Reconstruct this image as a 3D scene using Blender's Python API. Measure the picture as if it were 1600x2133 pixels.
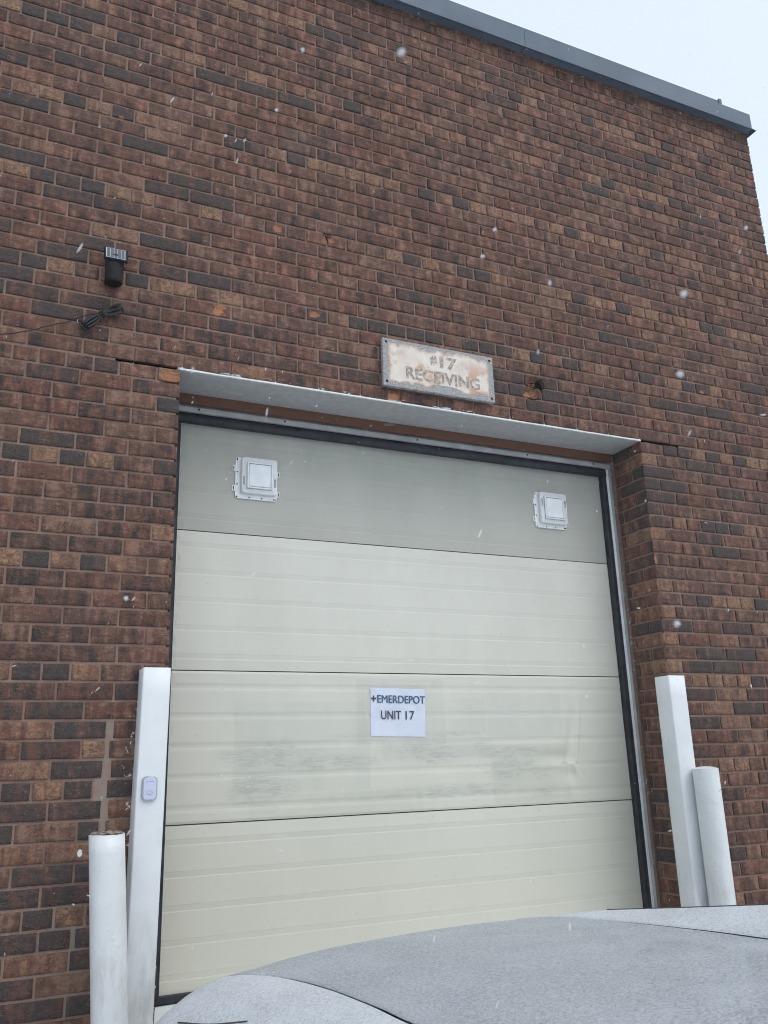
import bpy, math, random
from mathutils import Vector, Matrix, noise
random.seed(17)
S = bpy.context.scene
for o in list(bpy.data.objects): bpy.data.objects.remove(o)
COL = S.collection

# ------------------------------------------------------------------ camera
cam_d = bpy.data.cameras.new('camera'); cam = bpy.data.objects.new('camera', cam_d); COL.objects.link(cam)
RX, DN, FW = Vector((0.9109491, -0.4114728, -0.0293569)), Vector((0.0895137, 0.2666377, -0.959631)), Vector((0.4026897, 0.8715472, 0.2797258))
m = Matrix((RX, -DN, -FW)).transposed().to_4x4()
m.translation = Vector((-0.61725, -3.30504, 1.35))
cam.matrix_world = m
cam_d.sensor_fit = 'VERTICAL'; cam_d.sensor_height = 24; cam_d.lens = 1794.47 / 2133.33 * 24
cam_d.clip_start = 0.05; cam_d.clip_end = 2000
cam_d.dof.use_dof = True; cam_d.dof.focus_distance = 4.3; cam_d.dof.aperture_fstop = 6.5
S.camera = cam

# ------------------------------------------------------------------ sky, sun, exposure
SUN_EL, SUN_AZ = math.radians(52), math.radians(150)      # azimuth from +Y, clockwise
W = bpy.data.worlds.new('World'); S.world = W; W.use_nodes = True
nt = W.node_tree; nt.nodes.clear()
sky = nt.nodes.new('ShaderNodeTexSky'); sky.sky_type = 'NISHITA'; sky.sun_disc = False
sky.sun_elevation = SUN_EL; sky.sun_rotation = SUN_AZ; sky.air_density = 1.2; sky.dust_density = 4.0; sky.ozone_density = 1.5
hs = nt.nodes.new('ShaderNodeHueSaturation'); hs.inputs['Saturation'].default_value = 0.26; hs.inputs['Value'].default_value = 1.0
mixc = nt.nodes.new('ShaderNodeMix'); mixc.data_type = 'RGBA'; mixc.inputs[0].default_value = 0.62
mixc.inputs[7].default_value = (8.0, 9.2, 10.4, 1)          # the even light of a closed snow cloud
bg = nt.nodes.new('ShaderNodeBackground'); bg.inputs['Strength'].default_value = 0.13
wo = nt.nodes.new('ShaderNodeOutputWorld')
nt.links.new(sky.outputs[0], hs.inputs['Color']); nt.links.new(hs.outputs[0], mixc.inputs[6])
nt.links.new(mixc.outputs[2], bg.inputs[0]); nt.links.new(bg.outputs[0], wo.inputs[0])
sd = bpy.data.lights.new('sun', 'SUN'); sd.energy = 0.6; sd.angle = math.radians(35); sd.color = (1, 0.97, 0.93)
so = bpy.data.objects.new('sun', sd); COL.objects.link(so)
sdir = Vector((math.sin(SUN_AZ) * math.cos(SUN_EL), math.cos(SUN_AZ) * math.cos(SUN_EL), math.sin(SUN_EL)))
so.rotation_euler = sdir.to_track_quat('Z', 'Y').to_euler(); so.location = sdir * 30
S.view_settings.view_transform = 'Standard'; S.view_settings.look = 'None'
S.view_settings.exposure = 0.08; S.view_settings.gamma = 1
S.render.engine = 'CYCLES'; S.cycles.filter_width = 1.0

# ------------------------------------------------------------------ helpers
def link(o, parent=None):
    COL.objects.link(o)
    if parent: o.parent = parent
    return o
def thing(name, label, cat, loc=(0, 0, 0), group=None):
    o = bpy.data.objects.new(name, None); link(o); o.location = loc; o.empty_display_size = .1
    o['label'] = label; o['category'] = cat
    if group: o['group'] = group
    return o
def tag(o, label, cat, group=None):
    o['label'] = label; o['category'] = cat
    if group: o['group'] = group
    return o

class MB:
    def __init__(s): s.v = []; s.f = []; s.sm = []; s.attr = None
    def add(s, vs, fs, smooth=False, mat=None):
        b = len(s.v)
        for v in vs: s.v.append(tuple(mat @ Vector(v)) if mat else tuple(v))
        for f in fs: s.f.append([b + i for i in f]); s.sm.append(smooth)
    def box(s, x0, x1, y0, y1, z0, z1, bev=0.0, mat=None):
        if bev <= 0:
            s.add([(x0,y0,z0),(x1,y0,z0),(x1,y1,z0),(x0,y1,z0),(x0,y0,z1),(x1,y0,z1),(x1,y1,z1),(x0,y1,z1)],
                  [(0,3,2,1),(4,5,6,7),(0,1,5,4),(1,2,6,5),(2,3,7,6),(3,0,4,7)], mat=mat); return
        # chamfered box: three quads rings
        b = bev; V = []; idx = {}
        def P(x, y, z): V.append((x, y, z)); return len(V) - 1
        for sx, X in ((0, x0), (1, x1)):
            for sy, Y in ((0, y0), (1, y1)):
                for sz, Z in ((0, z0), (1, z1)):
                    ix = b if sx == 0 else -b; iy = b if sy == 0 else -b; iz = b if sz == 0 else -b
                    idx[(sx, sy, sz)] = (P(X, Y + iy, Z + iz), P(X + ix, Y, Z + iz), P(X + ix, Y + iy, Z))
        F = []
        g = lambda a, k: idx[a][k]
        for sx in (0, 1):
            q = [g((sx,0,0),0), g((sx,1,0),0), g((sx,1,1),0), g((sx,0,1),0)]; F.append(q if sx else q[::-1])
        for sy in (0, 1):
            q = [g((0,sy,0),1), g((1,sy,0),1), g((1,sy,1),1), g((0,sy,1),1)]; F.append(q[::-1] if sy else q)
        for sz in (0, 1):
            q = [g((0,0,sz),2), g((1,0,sz),2), g((1,1,sz),2), g((0,1,sz),2)]; F.append(q if sz else q[::-1])
        for sx in (0, 1):
            for sy in (0, 1):
                F.append([g((sx,sy,0),0), g((sx,sy,0),1), g((sx,sy,1),1), g((sx,sy,1),0)])
            for sz in (0, 1):
                F.append([g((sx,0,sz),0), g((sx,0,sz),2), g((sx,1,sz),2), g((sx,1,sz),0)])
        for sy in (0, 1):
            for sz in (0, 1):
                F.append([g((0,sy,sz),1), g((0,sy,sz),2), g((1,sy,sz),2), g((1,sy,sz),1)])
        for a in idx.values(): F.append(list(a))
        s.add(V, F, mat=mat)
    def grid(s, fn, nu, nv, smooth=True, flip=False):
        V = [fn(i / nu, j / nv) for j in range(nv + 1) for i in range(nu + 1)]
        F = []
        for j in range(nv):
            for i in range(nu):
                a = j * (nu + 1) + i; q = [a, a + 1, a + nu + 2, a + nu + 1]
                F.append(q[::-1] if flip else q)
        s.add(V, F, smooth)
    def loops(s, L, cap0=True, cap1=True, smooth=True, closed=True):
        n = len(L[0]); V = [p for l in L for p in l]; F = []
        for k in range(len(L) - 1):
            for i in range(n if closed else n - 1):
                j = (i + 1) % n; F.append([k*n + i, k*n + j, (k+1)*n + j, (k+1)*n + i])
        s.add(V, F, smooth)
        b = len(s.v) - len(V)
        if cap0: s.f.append([b + i for i in range(n)][::-1]); s.sm.append(False)
        if cap1: s.f.append([b + (len(L)-1)*n + i for i in range(n)]); s.sm.append(False)
    def tube(s, pts, r, n=8, cap=True):
        pts = [Vector(p) for p in pts]; L = []
        up = Vector((0, 1, 0.13)).normalized()
        for i, p in enumerate(pts):
            d = (pts[min(i+1, len(pts)-1)] - pts[max(i-1, 0)]).normalized()
            a = d.cross(up).normalized(); b = d.cross(a).normalized()
            rr = r[i] if isinstance(r, (list, tuple)) else r
            L.append([p + a * math.cos(t) * rr + b * math.sin(t) * rr for t in [2*math.pi*k/n for k in range(n)]])
        s.loops(L, cap, cap)
    def disc(s, c, r, n=12, ax='y'):
        V = []
        for k in range(n):
            t = 2*math.pi*k/n
            V.append((c[0] + r*math.cos(t), c[1], c[2] + r*math.sin(t)) if ax == 'y' else (c[0] + r*math.cos(t), c[1] + r*math.sin(t), c[2]))
        s.add(V, [list(range(n))])
    def cyl(s, c, r, h, n=24, ax='z', smooth=True, r2=None):
        r2 = r if r2 is None else r2; L = []
        for k, (rr, t) in enumerate(((r, 0), (r2, h))):
            l = []
            for i in range(n):
                a = 2*math.pi*i/n; x, y = rr*math.cos(a), rr*math.sin(a)
                l.append({'z': (c[0]+x, c[1]+y, c[2]+t), 'y': (c[0]+x, c[1]+t, c[2]+y), 'x': (c[0]+t, c[1]+x, c[2]+y)}[ax])
            L.append(l)
        s.loops(L, True, True, smooth)
    def build(s, name, mat, parent=None, auto=None, split=False):
        if split:      # one object for each loose piece
            r = list(range(len(s.v)))
            def fd(a):
                while r[a] != a: r[a] = r[r[a]]; a = r[a]
                return a
            for f in s.f:
                for i in f[1:]: r[fd(i)] = fd(f[0])
            gs = {}
            for f, q in zip(s.f, s.sm): gs.setdefault(fd(f[0]), []).append((f, q))
            out = None
            for fl_ in gs.values():
                mb = MB(); ids = sorted({i for f, _ in fl_ for i in f}); mp = {i: k for k, i in enumerate(ids)}
                mb.v = [s.v[i] for i in ids]; mb.f = [[mp[i] for i in f] for f, _ in fl_]; mb.sm = [q for _, q in fl_]
                o = mb.build(name, mat, parent, auto); out = out or o
            return out
        me = bpy.data.meshes.new(name); me.from_pydata(s.v, [], s.f); me.materials.append(mat)
        me.polygons.foreach_set('use_smooth', s.sm)
        if s.attr:
            for an, (typ, data) in s.attr.items():
                a = me.attributes.new(an, typ, 'POINT')
                a.data.foreach_set('color' if typ == 'FLOAT_COLOR' else 'vector', data)
        me.update()
        import bmesh
        bm = bmesh.new(); bm.from_mesh(me); bmesh.ops.recalc_face_normals(bm, faces=bm.faces) if auto else None
        bm.to_mesh(me); bm.free()
        o = bpy.data.objects.new(name, me); return link(o, parent)

def rrect(w, h, r, y, cx=0, cz=0, n=5, rot=0):
    P = []
    for sx, sz, a0 in ((1, 1, 0), (-1, 1, 90), (-1, -1, 180), (1, -1, 270)):
        for k in range(n):
            a = math.radians(a0 + 90*k/(n-1))
            x = sx*(w/2 - r) + r*math.cos(a); z = sz*(h/2 - r) + r*math.sin(a)
            P.append((cx + x*math.cos(rot) - z*math.sin(rot), y, cz + x*math.sin(rot) + z*math.cos(rot)))
    return P

# --- node helper
class NT:
    def __init__(s, name, rough=.6, metal=0, coat=0, spec=None):
        s.m = bpy.data.materials.new(name); s.m.use_nodes = True; s.t = s.m.node_tree
        s.b = s.t.nodes['Principled BSDF']; s.b.inputs['Roughness'].default_value = rough
        s.b.inputs['Metallic'].default_value = metal; s.b.inputs['Coat Weight'].default_value = coat
        if spec is not None: s.b.inputs['Specular IOR Level'].default_value = spec
    def n(s, typ, **kw):
        nd = s.t.nodes.new(typ)
        for k, v in kw.items(): setattr(nd, k, v)
        return nd
    def l(s, a, b): s.t.links.new(a, b)
    def val(s, x, sock):
        if isinstance(x, (int, float)): sock.default_value = x
        elif isinstance(x, tuple): sock.default_value = x if len(x) == len(sock.default_value) else (*x, 1)
        else: s.l(x, sock)
    def math(s, op, a, b=0.0, c=None, clamp=False):
        nd = s.n('ShaderNodeMath', operation=op, use_clamp=clamp); s.val(a, nd.inputs[0]); s.val(b, nd.inputs[1])
        if c is not None: s.val(c, nd.inputs[2])
        return nd.outputs[0]
    def mix(s, f, a, b, blend='MIX'):
        nd = s.n('ShaderNodeMix', data_type='RGBA', blend_type=blend, clamp_factor=True)
        s.val(f, nd.inputs[0]); s.val(a, nd.inputs[6]); s.val(b, nd.inputs[7]); return nd.outputs[2]
    def noise(s, vec, scale, detail=4, rough=.55, dist=0, out=0):
        nd = s.n('ShaderNodeTexNoise'); nd.inputs['Scale'].default_value = scale; nd.inputs['Detail'].default_value = detail
        nd.inputs['Roughness'].default_value = rough; nd.inputs['Distortion'].default_value = dist
        if vec is not None: s.l(vec, nd.inputs['Vector'])
        return nd.outputs[out]
    def step(s, x, lo, hi, a=0., b=1.):
        nd = s.n('ShaderNodeMapRange', interpolation_type='SMOOTHSTEP'); s.val(x, nd.inputs[0])
        for i, v in enumerate((lo, hi, a, b)): nd.inputs[i+1].default_value = v
        return nd.outputs[0]
    def scalev(s, vec, sc, rot=(0, 0, 0)):
        nd = s.n('ShaderNodeMapping'); nd.inputs['Scale'].default_value = sc; nd.inputs['Rotation'].default_value = rot
        s.l(vec, nd.inputs['Vector']); return nd.outputs[0]
    def pos(s): return s.n('ShaderNodeNewGeometry').outputs['Position']
    def obj(s): return s.n('ShaderNodeTexCoord').outputs['Object']
    def sep(s, v): nd = s.n('ShaderNodeSeparateXYZ'); s.l(v, nd.inputs[0]); return nd.outputs
    def color(s, c): s.val(c, s.b.inputs['Base Color']); return s
    def bump(s, h, strength=.3, dist=.002):
        nd = s.n('ShaderNodeBump'); nd.inputs['Strength'].default_value = strength; nd.inputs['Distance'].default_value = dist
        s.val(h, nd.inputs['Height']); s.l(nd.outputs[0], s.b.inputs['Normal']); return s
    def ell(s, p, cx, cz, rx, rz, soft=.5):
        x, y, z = s.sep(p)
        a = s.math('MULTIPLY', s.math('SUBTRACT', x, cx), 1/rx); b = s.math('MULTIPLY', s.math('SUBTRACT', z, cz), 1/rz)
        d = s.math('ADD', s.math('MULTIPLY', a, a), s.math('MULTIPLY', b, b))
        return s.step(d, 1 - soft, 1 + soft, 1, 0)

def simple(name, col, rough=.6, metal=0, coat=0, var=.12, sc=30, bump=.1, spec=None):
    t = NT(name, rough, metal, coat, spec); p = t.pos()
    n = t.noise(p, sc, 5)
    c2 = tuple(min(1, c*(1-var*1.6)) for c in col); c3 = tuple(min(1, c*(1+var)) for c in col)
    t.color(t.mix(t.step(n, .3, .7), c2, c3))
    if bump: t.bump(n, bump, .002)
    t.l(t.step(t.noise(p, sc*.4, 3), .3, .7, rough*.85, min(1, rough*1.15)), t.b.inputs['Roughness'])
    return t.m

# ------------------------------------------------------------------ materials
def m_brick():
    t = NT('brick_clay', .88, spec=.3); p = t.pos()
    at = t.n('ShaderNodeAttribute', attribute_name='bp'); uv = at.outputs['Vector']
    ti = t.n('ShaderNodeAttribute', attribute_name='tint'); kr, kg, kb = t.sep(ti.outputs['Vector'])
    band = t.noise(t.scalev(uv, (24, 4.0, 1)), 1, 4, .62, .5)
    blot = t.noise(t.scalev(uv, (1, 1.7, 1)), 21, 5, .62, .5)
    mott = t.noise(t.scalev(uv, (1, 1.6, 1)), 46, 6, .7)
    fine = t.noise(uv, 170, 4, .7)
    cr = t.noise(t.scalev(uv, (1, 1.9, 1), (0, 0, .45)), 17, 3, .6, 2.2)
    gate = t.step(t.noise(uv, 21, 2), .47, .60)
    crease = t.math('MULTIPLY', t.step(t.math('ABSOLUTE', t.math('SUBTRACT', cr, .5)), 0, .030, 1, 0), gate)
    shade = t.math('MULTIPLY', t.step(t.math('ABSOLUTE', t.math('SUBTRACT', cr, .455)), 0, .026, 1, 0), gate)
    isd = t.math('SUBTRACT', 1, t.step(kr, .06, .34)); iso = t.step(kr, .68, .95)
    drv = t.math('ADD', t.math('MULTIPLY', band, .50), t.math('ADD', t.math('MULTIPLY', blot, .30), t.math('MULTIPLY', mott, .20)))
    drv = t.math('ADD', drv, t.math('MULTIPLY', t.math('SUBTRACT', kr, .5), .16))
    base = t.mix(t.step(drv, .41, .50), (.052, .041, .038), (.132, .069, .053))
    base = t.mix(t.step(drv, .50, .61), base, (.255, .148, .106))
    stn = t.step(t.noise(t.scalev(p, (1.6, 1, .35)), 2.2, 5, .6), .35, .68)
    base = t.mix(1.0, base, t.mix(stn, (.86, .85, .85), (1.08, 1.06, 1.04)), 'MULTIPLY')
    base = t.mix(1.0, base, t.mix(kg, (1.07, .94, .92), (.95, 1.0, 1.03)), 'MULTIPLY')
    dark = t.mix(t.step(mott, .35, .7), (.050, .045, .045), (.095, .080, .074))
    base = t.mix(t.math('MULTIPLY', isd, t.step(drv, .55, .38, .2, .7)), base, dark)
    tan = t.mix(t.step(t.noise(t.scalev(uv, (1, 1.3, 1), (0, 0, .8)), 30, 5, .6, 2.5), .36, .62), (.11, .060, .040), (.38, .225, .13))
    base = t.mix(t.math('MULTIPLY', iso, t.step(band, .38, .62, .2, .8)), base, tan)
    base = t.mix(t.math('MULTIPLY', crease, t.step(drv, .38, .6, .22, .62)), base, (.33, .22, .155))
    base = t.mix(t.math('MULTIPLY', shade, .6), base, (.040, .030, .027))
    base = t.mix(t.step(fine, .30, .48, .55, 0), base, (.05, .036, .031))
    base = t.mix(t.step(fine, .56, .72, 0, .5), base, (.30, .20, .15))
    # broken faces show raw orange clay
    raw = t.mix(t.step(fine, .3, .7), (.30, .115, .055), (.48, .22, .12))
    base = t.mix(kb, base, raw)
    # efflorescence and old white paint smears
    eff = t.step(t.noise(p, 3.0, 5, .6), .60, .8, 0, .22)
    base = t.mix(eff, base, (.30, .25, .22))
    x, y, z = t.sep(p)
    w1 = t.math('MULTIPLY', t.step(x, -.175, -.12), t.step(z, 1.70, 1.64)) if False else t.math('MULTIPLY', t.math('MULTIPLY', t.step(x, -.16, -.112), t.math('SUBTRACT', 1, t.step(x, .0, .01))), t.math('SUBTRACT', 1, t.step(z, 1.62, 1.66)))
    p1 = t.math('MULTIPLY', w1, t.step(t.noise(p, 26, 5, .65, .6), .58, .62))
    w2 = t.math('MULTIPLY', t.math('SUBTRACT', 1, t.step(z, 2.953, 2.966)), t.math('MULTIPLY', t.step(x, .03, .3), t.math('SUBTRACT', 1, t.step(x, 1.2, 2.0))))
    p2 = t.math('MULTIPLY', w2, t.step(t.noise(t.scalev(p, (1, 1, 2.5)), 17, 4, .6), .57, .61))
    sp = t.ell(p, -.275, 1.085, .008, .012, .3)
    base = t.mix(t.math('MAXIMUM', t.math('MAXIMUM', p1, p2), sp), base, (.74, .75, .75))
    t.color(base)
    h = t.math('ADD', t.math('MULTIPLY', mott, 1.3), t.math('ADD', t.math('MULTIPLY', fine, .4), t.math('MULTIPLY', t.step(cr, .46, .53), t.math('MULTIPLY', gate, 1.0))))
    t.bump(h, .72, .0034)
    return t.m
def m_mortar():
    t = NT('mortar', .95, spec=.2); p = t.pos(); f = t.noise(p, 220, 4, .7); g = t.noise(p, 9, 4)
    c = t.mix(t.step(f, .25, .75), (.215, .138, .110), (.345, .235, .19))
    c = t.mix(t.step(g, .45, .75, 0, .5), c, (.19, .125, .10))
    x, y, z = t.sep(p)
    m1 = t.math('MULTIPLY', t.ell(p, -.205, 1.33, .035, .30, .1), t.step(t.noise(p, 20, 3), .3, .5, .2, .8))
    m2 = t.math('MULTIPLY', t.ell(p, -.30, .78, .06, .20, .1), .6)
    c = t.mix(t.math('MAXIMUM', m1, m2), c, t.mix(f, (.26, .205, .17), (.35, .285, .24)))
    w1 = t.math('MULTIPLY', t.math('MULTIPLY', t.step(x, -.15, -.115), t.math('SUBTRACT', 1, t.step(x, .0, .01))), t.math('SUBTRACT', 1, t.step(z, 1.62, 1.66)))
    p1 = t.math('MULTIPLY', w1, t.step(t.noise(p, 30, 5, .65, .6), .60, .64))
    c = t.mix(p1, c, (.74, .75, .75))
    t.color(c); t.bump(f, .6, .002); return t.m
def m_door():
    t = NT('cream_door_paint', .5, spec=.3); p = t.pos(); x, y, z = t.sep(p)
    a = t.noise(t.scalev(p, (1, 1, .5)), 3.2, 5, .6)
    c = t.mix(t.step(a, .3, .7), (.635, .62, .555), (.69, .675, .605))
    c = t.mix(t.step(z, .6, 2.3, .6, 0), c, (.70, .68, .565))
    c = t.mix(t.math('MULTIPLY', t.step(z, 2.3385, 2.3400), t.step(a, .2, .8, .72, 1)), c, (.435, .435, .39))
    # touch-up patches rolled on in slightly different cream
    def rect(x0, x1, z0, z1, s=.008):
        q = t.math('MULTIPLY', t.step(x, x0, x0+s), t.math('SUBTRACT', 1, t.step(x, x1-s, x1)))
        return t.math('MULTIPLY', q, t.math('MULTIPLY', t.step(z, z0, z0+s), t.math('SUBTRACT', 1, t.step(z, z1-s, z1))))
    for r, col, k in (((.33,.95,1.24,1.62), (.50,.52,.45), .28), ((.88,1.33,1.42,1.72), (.50,.51,.43), .32), ((1.30,1.55,1.47,1.63), (.53,.57,.50), .35),
                      ((1.55,1.98,1.45,1.66), (.52,.56,.51), .3), ((1.0,1.58,1.36,1.45), (.50,.54,.50), .3), ((1.56,2.0,1.15,1.42), (.53,.54,.45), .3), ((.4,1.2,1.13,1.24), (.56,.57,.46), .35)):
        t_ = t.math('MULTIPLY', rect(*r), t.step(t.noise(p, 7, 3), .3, .6, k*.4, k)); c = t.mix(t_, c, col)
    fn = t.noise(t.scalev(p, (.22, 1, 1.6)), 95, 6, .7, .4); st = None
    for cx, cz, rx, rz in ((1.20,1.385,.22,.05), (1.42,1.40,.16,.03), (.50,1.40,.20,.06), (.70,1.36,.30,.03), (1.72,1.30,.18,.05), (1.70,1.38,.2,.03), (.45,1.26,.14,.06), (1.30,1.22,.5,.03), (1.15,1.47,.35,.015), (1.9,1.20,.12,.03)):
        e = t.ell(p, cx, cz, rx, rz, .9); st = e if st is None else t.math('MAXIMUM', st, e)
    dirt = t.math('MULTIPLY', st, t.step(fn, .42, .64))
    dirt = t.math('MULTIPLY', dirt, t.step(t.noise(p, 11, 3), .38, .56, .1, 1))
    c = t.mix(t.math('MULTIPLY', dirt, .42), c, (.30, .305, .28))
    soft = t.math('MULTIPLY', st, .16); c = t.mix(soft, c, (.42, .44, .39))
    # occlusion shade painted in towards the top, blotchy; grime at the left edge
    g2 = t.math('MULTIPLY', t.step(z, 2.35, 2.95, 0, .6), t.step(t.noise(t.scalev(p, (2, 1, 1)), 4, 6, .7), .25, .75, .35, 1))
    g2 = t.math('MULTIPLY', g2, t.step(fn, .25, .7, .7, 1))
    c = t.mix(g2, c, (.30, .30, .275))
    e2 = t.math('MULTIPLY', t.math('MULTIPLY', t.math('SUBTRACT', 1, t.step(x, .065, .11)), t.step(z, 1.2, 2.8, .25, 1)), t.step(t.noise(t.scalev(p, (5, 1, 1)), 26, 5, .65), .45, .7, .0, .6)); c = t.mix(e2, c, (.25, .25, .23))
    sp = t.step(t.noise(p, 300, 2), .76, .80, 0, .5); c = t.mix(sp, c, (.35, .35, .32))
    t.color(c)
    t.bump(t.math('ADD', t.math('MULTIPLY', t.noise(p, 170, 4), .25), t.math('ADD', t.noise(p, 6, 3), t.math('MULTIPLY', dirt, .5))), .22, .004)
    t.l(t.step(a, .3, .7, .5, .66), t.b.inputs['Roughness'])
    return t.m
def m_white(name, col=(.80, .82, .835), chip=.0, blist=.5):
    t = NT(name, .38, spec=.45); p = t.pos(); o = t.obj(); x, y, z = t.sep(p)
    a = t.noise(p, 8, 5, .6); f = t.noise(p, 90, 5, .65)
    c = t.mix(t.step(a, .3, .7), col, tuple(c_*.93 for c_ in col))
    g = t.math('MULTIPLY', t.math('SUBTRACT', 1, t.step(z, .55, 1.0)), t.step(t.noise(t.scalev(p, (1, 1, .25)), 24, 5, .65), .4, .66, 0, .55))
    c = t.mix(g, c, (.40, .40, .38))
    c = t.mix(t.step(t.noise(p, 60, 4, .7), .66, .72, 0, .35), c, (.45, .45, .43))
    t.color(c); bl = t.step(t.noise(p, 38, 3), .5, .75)
    t.bump(t.math('ADD', t.math('MULTIPLY', f, .4), t.math('MULTIPLY', bl, blist)), .35, .003)
    return t.m
def m_peel(name, paint, under, thr=.6, sc=14, z0=None, z1=None, stretch=(1, 1, 1)):
    t = NT(name, .6); p = t.pos(); n = t.noise(t.scalev(p, stretch), sc, 6, .62, .3)
    k = t.step(n, thr, thr + .015)
    c = t.mix(k, t.mix(t.step(t.noise(p, 30, 4), .3, .7), paint, tuple(q*.85 for q in paint)), t.mix(t.noise(p, 60, 4), under, tuple(q*.45 for q in under)))
    t.color(c); t.bump(t.math('MULTIPLY', k, -1.0), .5, .003); return t.m
def m_sign():
    t = NT('weathered_sign_board', .85); o = t.obj(); x, y, z = t.sep(o)
    n = t.noise(o, 16, 6, .6, .4); g = t.noise(t.scalev(o, (1, 1, 1)), 60, 5, .65)
    cream = t.mix(t.step(t.noise(o, 14, 5), .3, .7), (.78, .73, .66), (.68, .59, .51))
    pk = t.math('MULTIPLY', t.step(t.noise(o, 9, 5, .6, .5), .50, .64), t.math('SUBTRACT', 1, t.step(z, -.02, .10, 0, .75)))
    cream = t.mix(pk, cream, t.mix(g, (.50, .29, .20), (.64, .43, .32)))
    grain = t.noise(t.scalev(o, (3, 1, 30)), 12, 5, .6)
    grainv = t.noise(t.scalev(o, (40, 1, 50)), 3, 4, .6)
    wood = t.mix(t.step(t.math('MULTIPLY', t.math('ADD', grain, grainv), .5), .4, .6), (.22, .22, .22), (.46, .46, .45))
    ax = t.math('ABSOLUTE', x); az = t.math('ABSOLUTE', z)
    jig = t.math('MULTIPLY', t.math('SUBTRACT', n, .5), .085)
    ex = t.math('ADD', ax, t.math('MULTIPLY', jig, .25)); ez = t.math('ADD', az, t.math('ADD', jig, .0))
    bx = t.step(ex, .266, .270); bz = t.step(ez, .094, .097)
    notch = t.ell(o, .03, -.098, .09, .022, .15)
    border = t.math('MAXIMUM', t.math('MAXIMUM', bx, bz), notch)
    rim = t.math('MAXIMUM', t.step(ex, .254, .266), t.step(ez, .078, .094))
    cream = t.mix(t.math('MULTIPLY', rim, .6), cream, (.48, .27, .17))
    t.color(t.mix(border, cream, wood)); t.bump(t.math('SUBTRACT', t.math('MULTIPLY', grain, .5), border), .5, .0025)
    return t.m
def m_snowcar(name, base, cover, rough=.3, hi=.74):
    t = NT(name, rough, .25, .5); p = t.pos(); nz = t.sep(t.n('ShaderNodeNewGeometry').outputs['Normal'])[2]
    a = t.noise(p, 330, 4, .8); b = t.noise(p, 120, 5, .65); big = t.noise(p, 5, 3)
    s = t.math('ADD', t.math('MULTIPLY', a, .68), t.math('ADD', t.math('MULTIPLY', b, .45), t.math('MULTIPLY', big, .12)))
    k = t.math('MULTIPLY', t.step(s, cover, cover + .24), t.step(nz, .1, .75))
    t.color(t.mix(k, base, (hi, hi*1.05, hi*1.11)))
    t.l(t.mix(k, (rough,)*3, (.9,)*3), t.b.inputs['Roughness'])
    t.l(t.math('SUBTRACT', .25, t.math('MULTIPLY', k, .25)), t.b.inputs['Metallic'])
    t.l(t.math('SUBTRACT', .5, t.math('MULTIPLY', k, .5)), t.b.inputs['Coat Weight'])
    t.bump(s, .4, .003); return t.m
def m_concrete(name, c1, c2, snow=0., thr=.5):
    t = NT(name, .9, spec=.3); p = t.pos(); f = t.noise(p, 40, 6, .65)
    c = t.mix(t.step(f, .3, .7), c1, c2)
    if snow:
        nz = t.sep(t.n('ShaderNodeNewGeometry').outputs['Normal'])[2]
        k = t.math('MULTIPLY', t.step(t.math('ADD', t.math('MULTIPLY', t.noise(p, 1.5, 5), .6), t.math('MULTIPLY', t.noise(p, 60, 5, .7), .4)), thr, thr + .12, 0, snow), t.step(nz, .5, .9))
        c = t.mix(k, c, (.82, .85, .88))
    t.color(c); t.bump(f, .5, .006); return t.m

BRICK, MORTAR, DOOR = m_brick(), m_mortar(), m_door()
WHITE = m_white('white_post_paint', blist=.25); WHITEP = m_white('white_pipe_paint', (.78, .80, .805), blist=.9)
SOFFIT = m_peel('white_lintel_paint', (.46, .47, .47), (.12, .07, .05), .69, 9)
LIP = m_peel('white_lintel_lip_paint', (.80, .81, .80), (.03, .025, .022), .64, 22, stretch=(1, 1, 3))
BROWN = m_peel('brown_frame_paint', (.155, .066, .038), (.26, .25, .24), .66, 11, stretch=(1, 1, 3))
BROWNV = m_peel('brown_jamb_paint', (.19, .125, .10), (.42, .40, .38), .60, 34)
ALU = simple('grey_aluminium', (.40, .41, .41), .55, .1, var=.1, sc=9)
ALUB = simple('bright_aluminium', (.80, .82, .83), .5, .0, var=.05, sc=18)
RUBBER = simple('black_rubber_seal', (.020, .023, .030), .55, var=.4, sc=25)
VOID = simple('black_gap', (.008, .007, .006), .95, spec=.1)
PARAPET = simple('blue_grey_sheet_metal', (.088, .122, .165), .6, .0, coat=0, var=.07, sc=3, bump=.05)
SCREW = simple('dark_screw_steel', (.035, .030, .028), .5, .6)
PVC = simple('white_vent_plastic', (.86, .87, .875), .42, var=.04, sc=40, bump=.05)
PVCG = simple('vent_cover_plastic', (.80, .83, .86), .35, var=.04, sc=20, bump=.03)
BLACKP = simple('black_plastic', (.012, .012, .013), .6, var=.3, spec=.25)
CABLE = simple('black_cable_rubber', (.010, .011, .014), .5, var=.2)
CELL = simple('solar_cell', (.030, .035, .055), .2, 0, .6, var=.3, sc=60)
CELLW = simple('solar_cell_line', (.42, .46, .52), .4)
SIGN = m_sign(); SIGNL = simple('faded_grey_lettering', (.27, .245, .215), .85, var=.45, sc=90)
PAPER = simple('white_paper', (.70, .74, .86), .55, var=.05, sc=12, bump=.35)
INKB = simple('blue_ink', (.035, .115, .21), .5, var=.1); INKD = simple('dark_ink', (.05, .055, .075), .5, var=.1)
BELLW = simple('doorbell_face_plastic', (.60, .61, .78), .3, 0, .3, var=.03); BELLR = simple('doorbell_chrome_ring', (.55, .58, .62), .18, .95, var=.1)
BELLG = simple('doorbell_grey_print', (.42, .43, .55), .4)
ROCK = simple('rough_concrete_fill', (.30, .24, .20), .95, var=.5, sc=70, bump=1)
HOOD = m_snowcar('frosted_silver_bonnet', (.175, .21, .25), .46, hi=.50)
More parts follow.
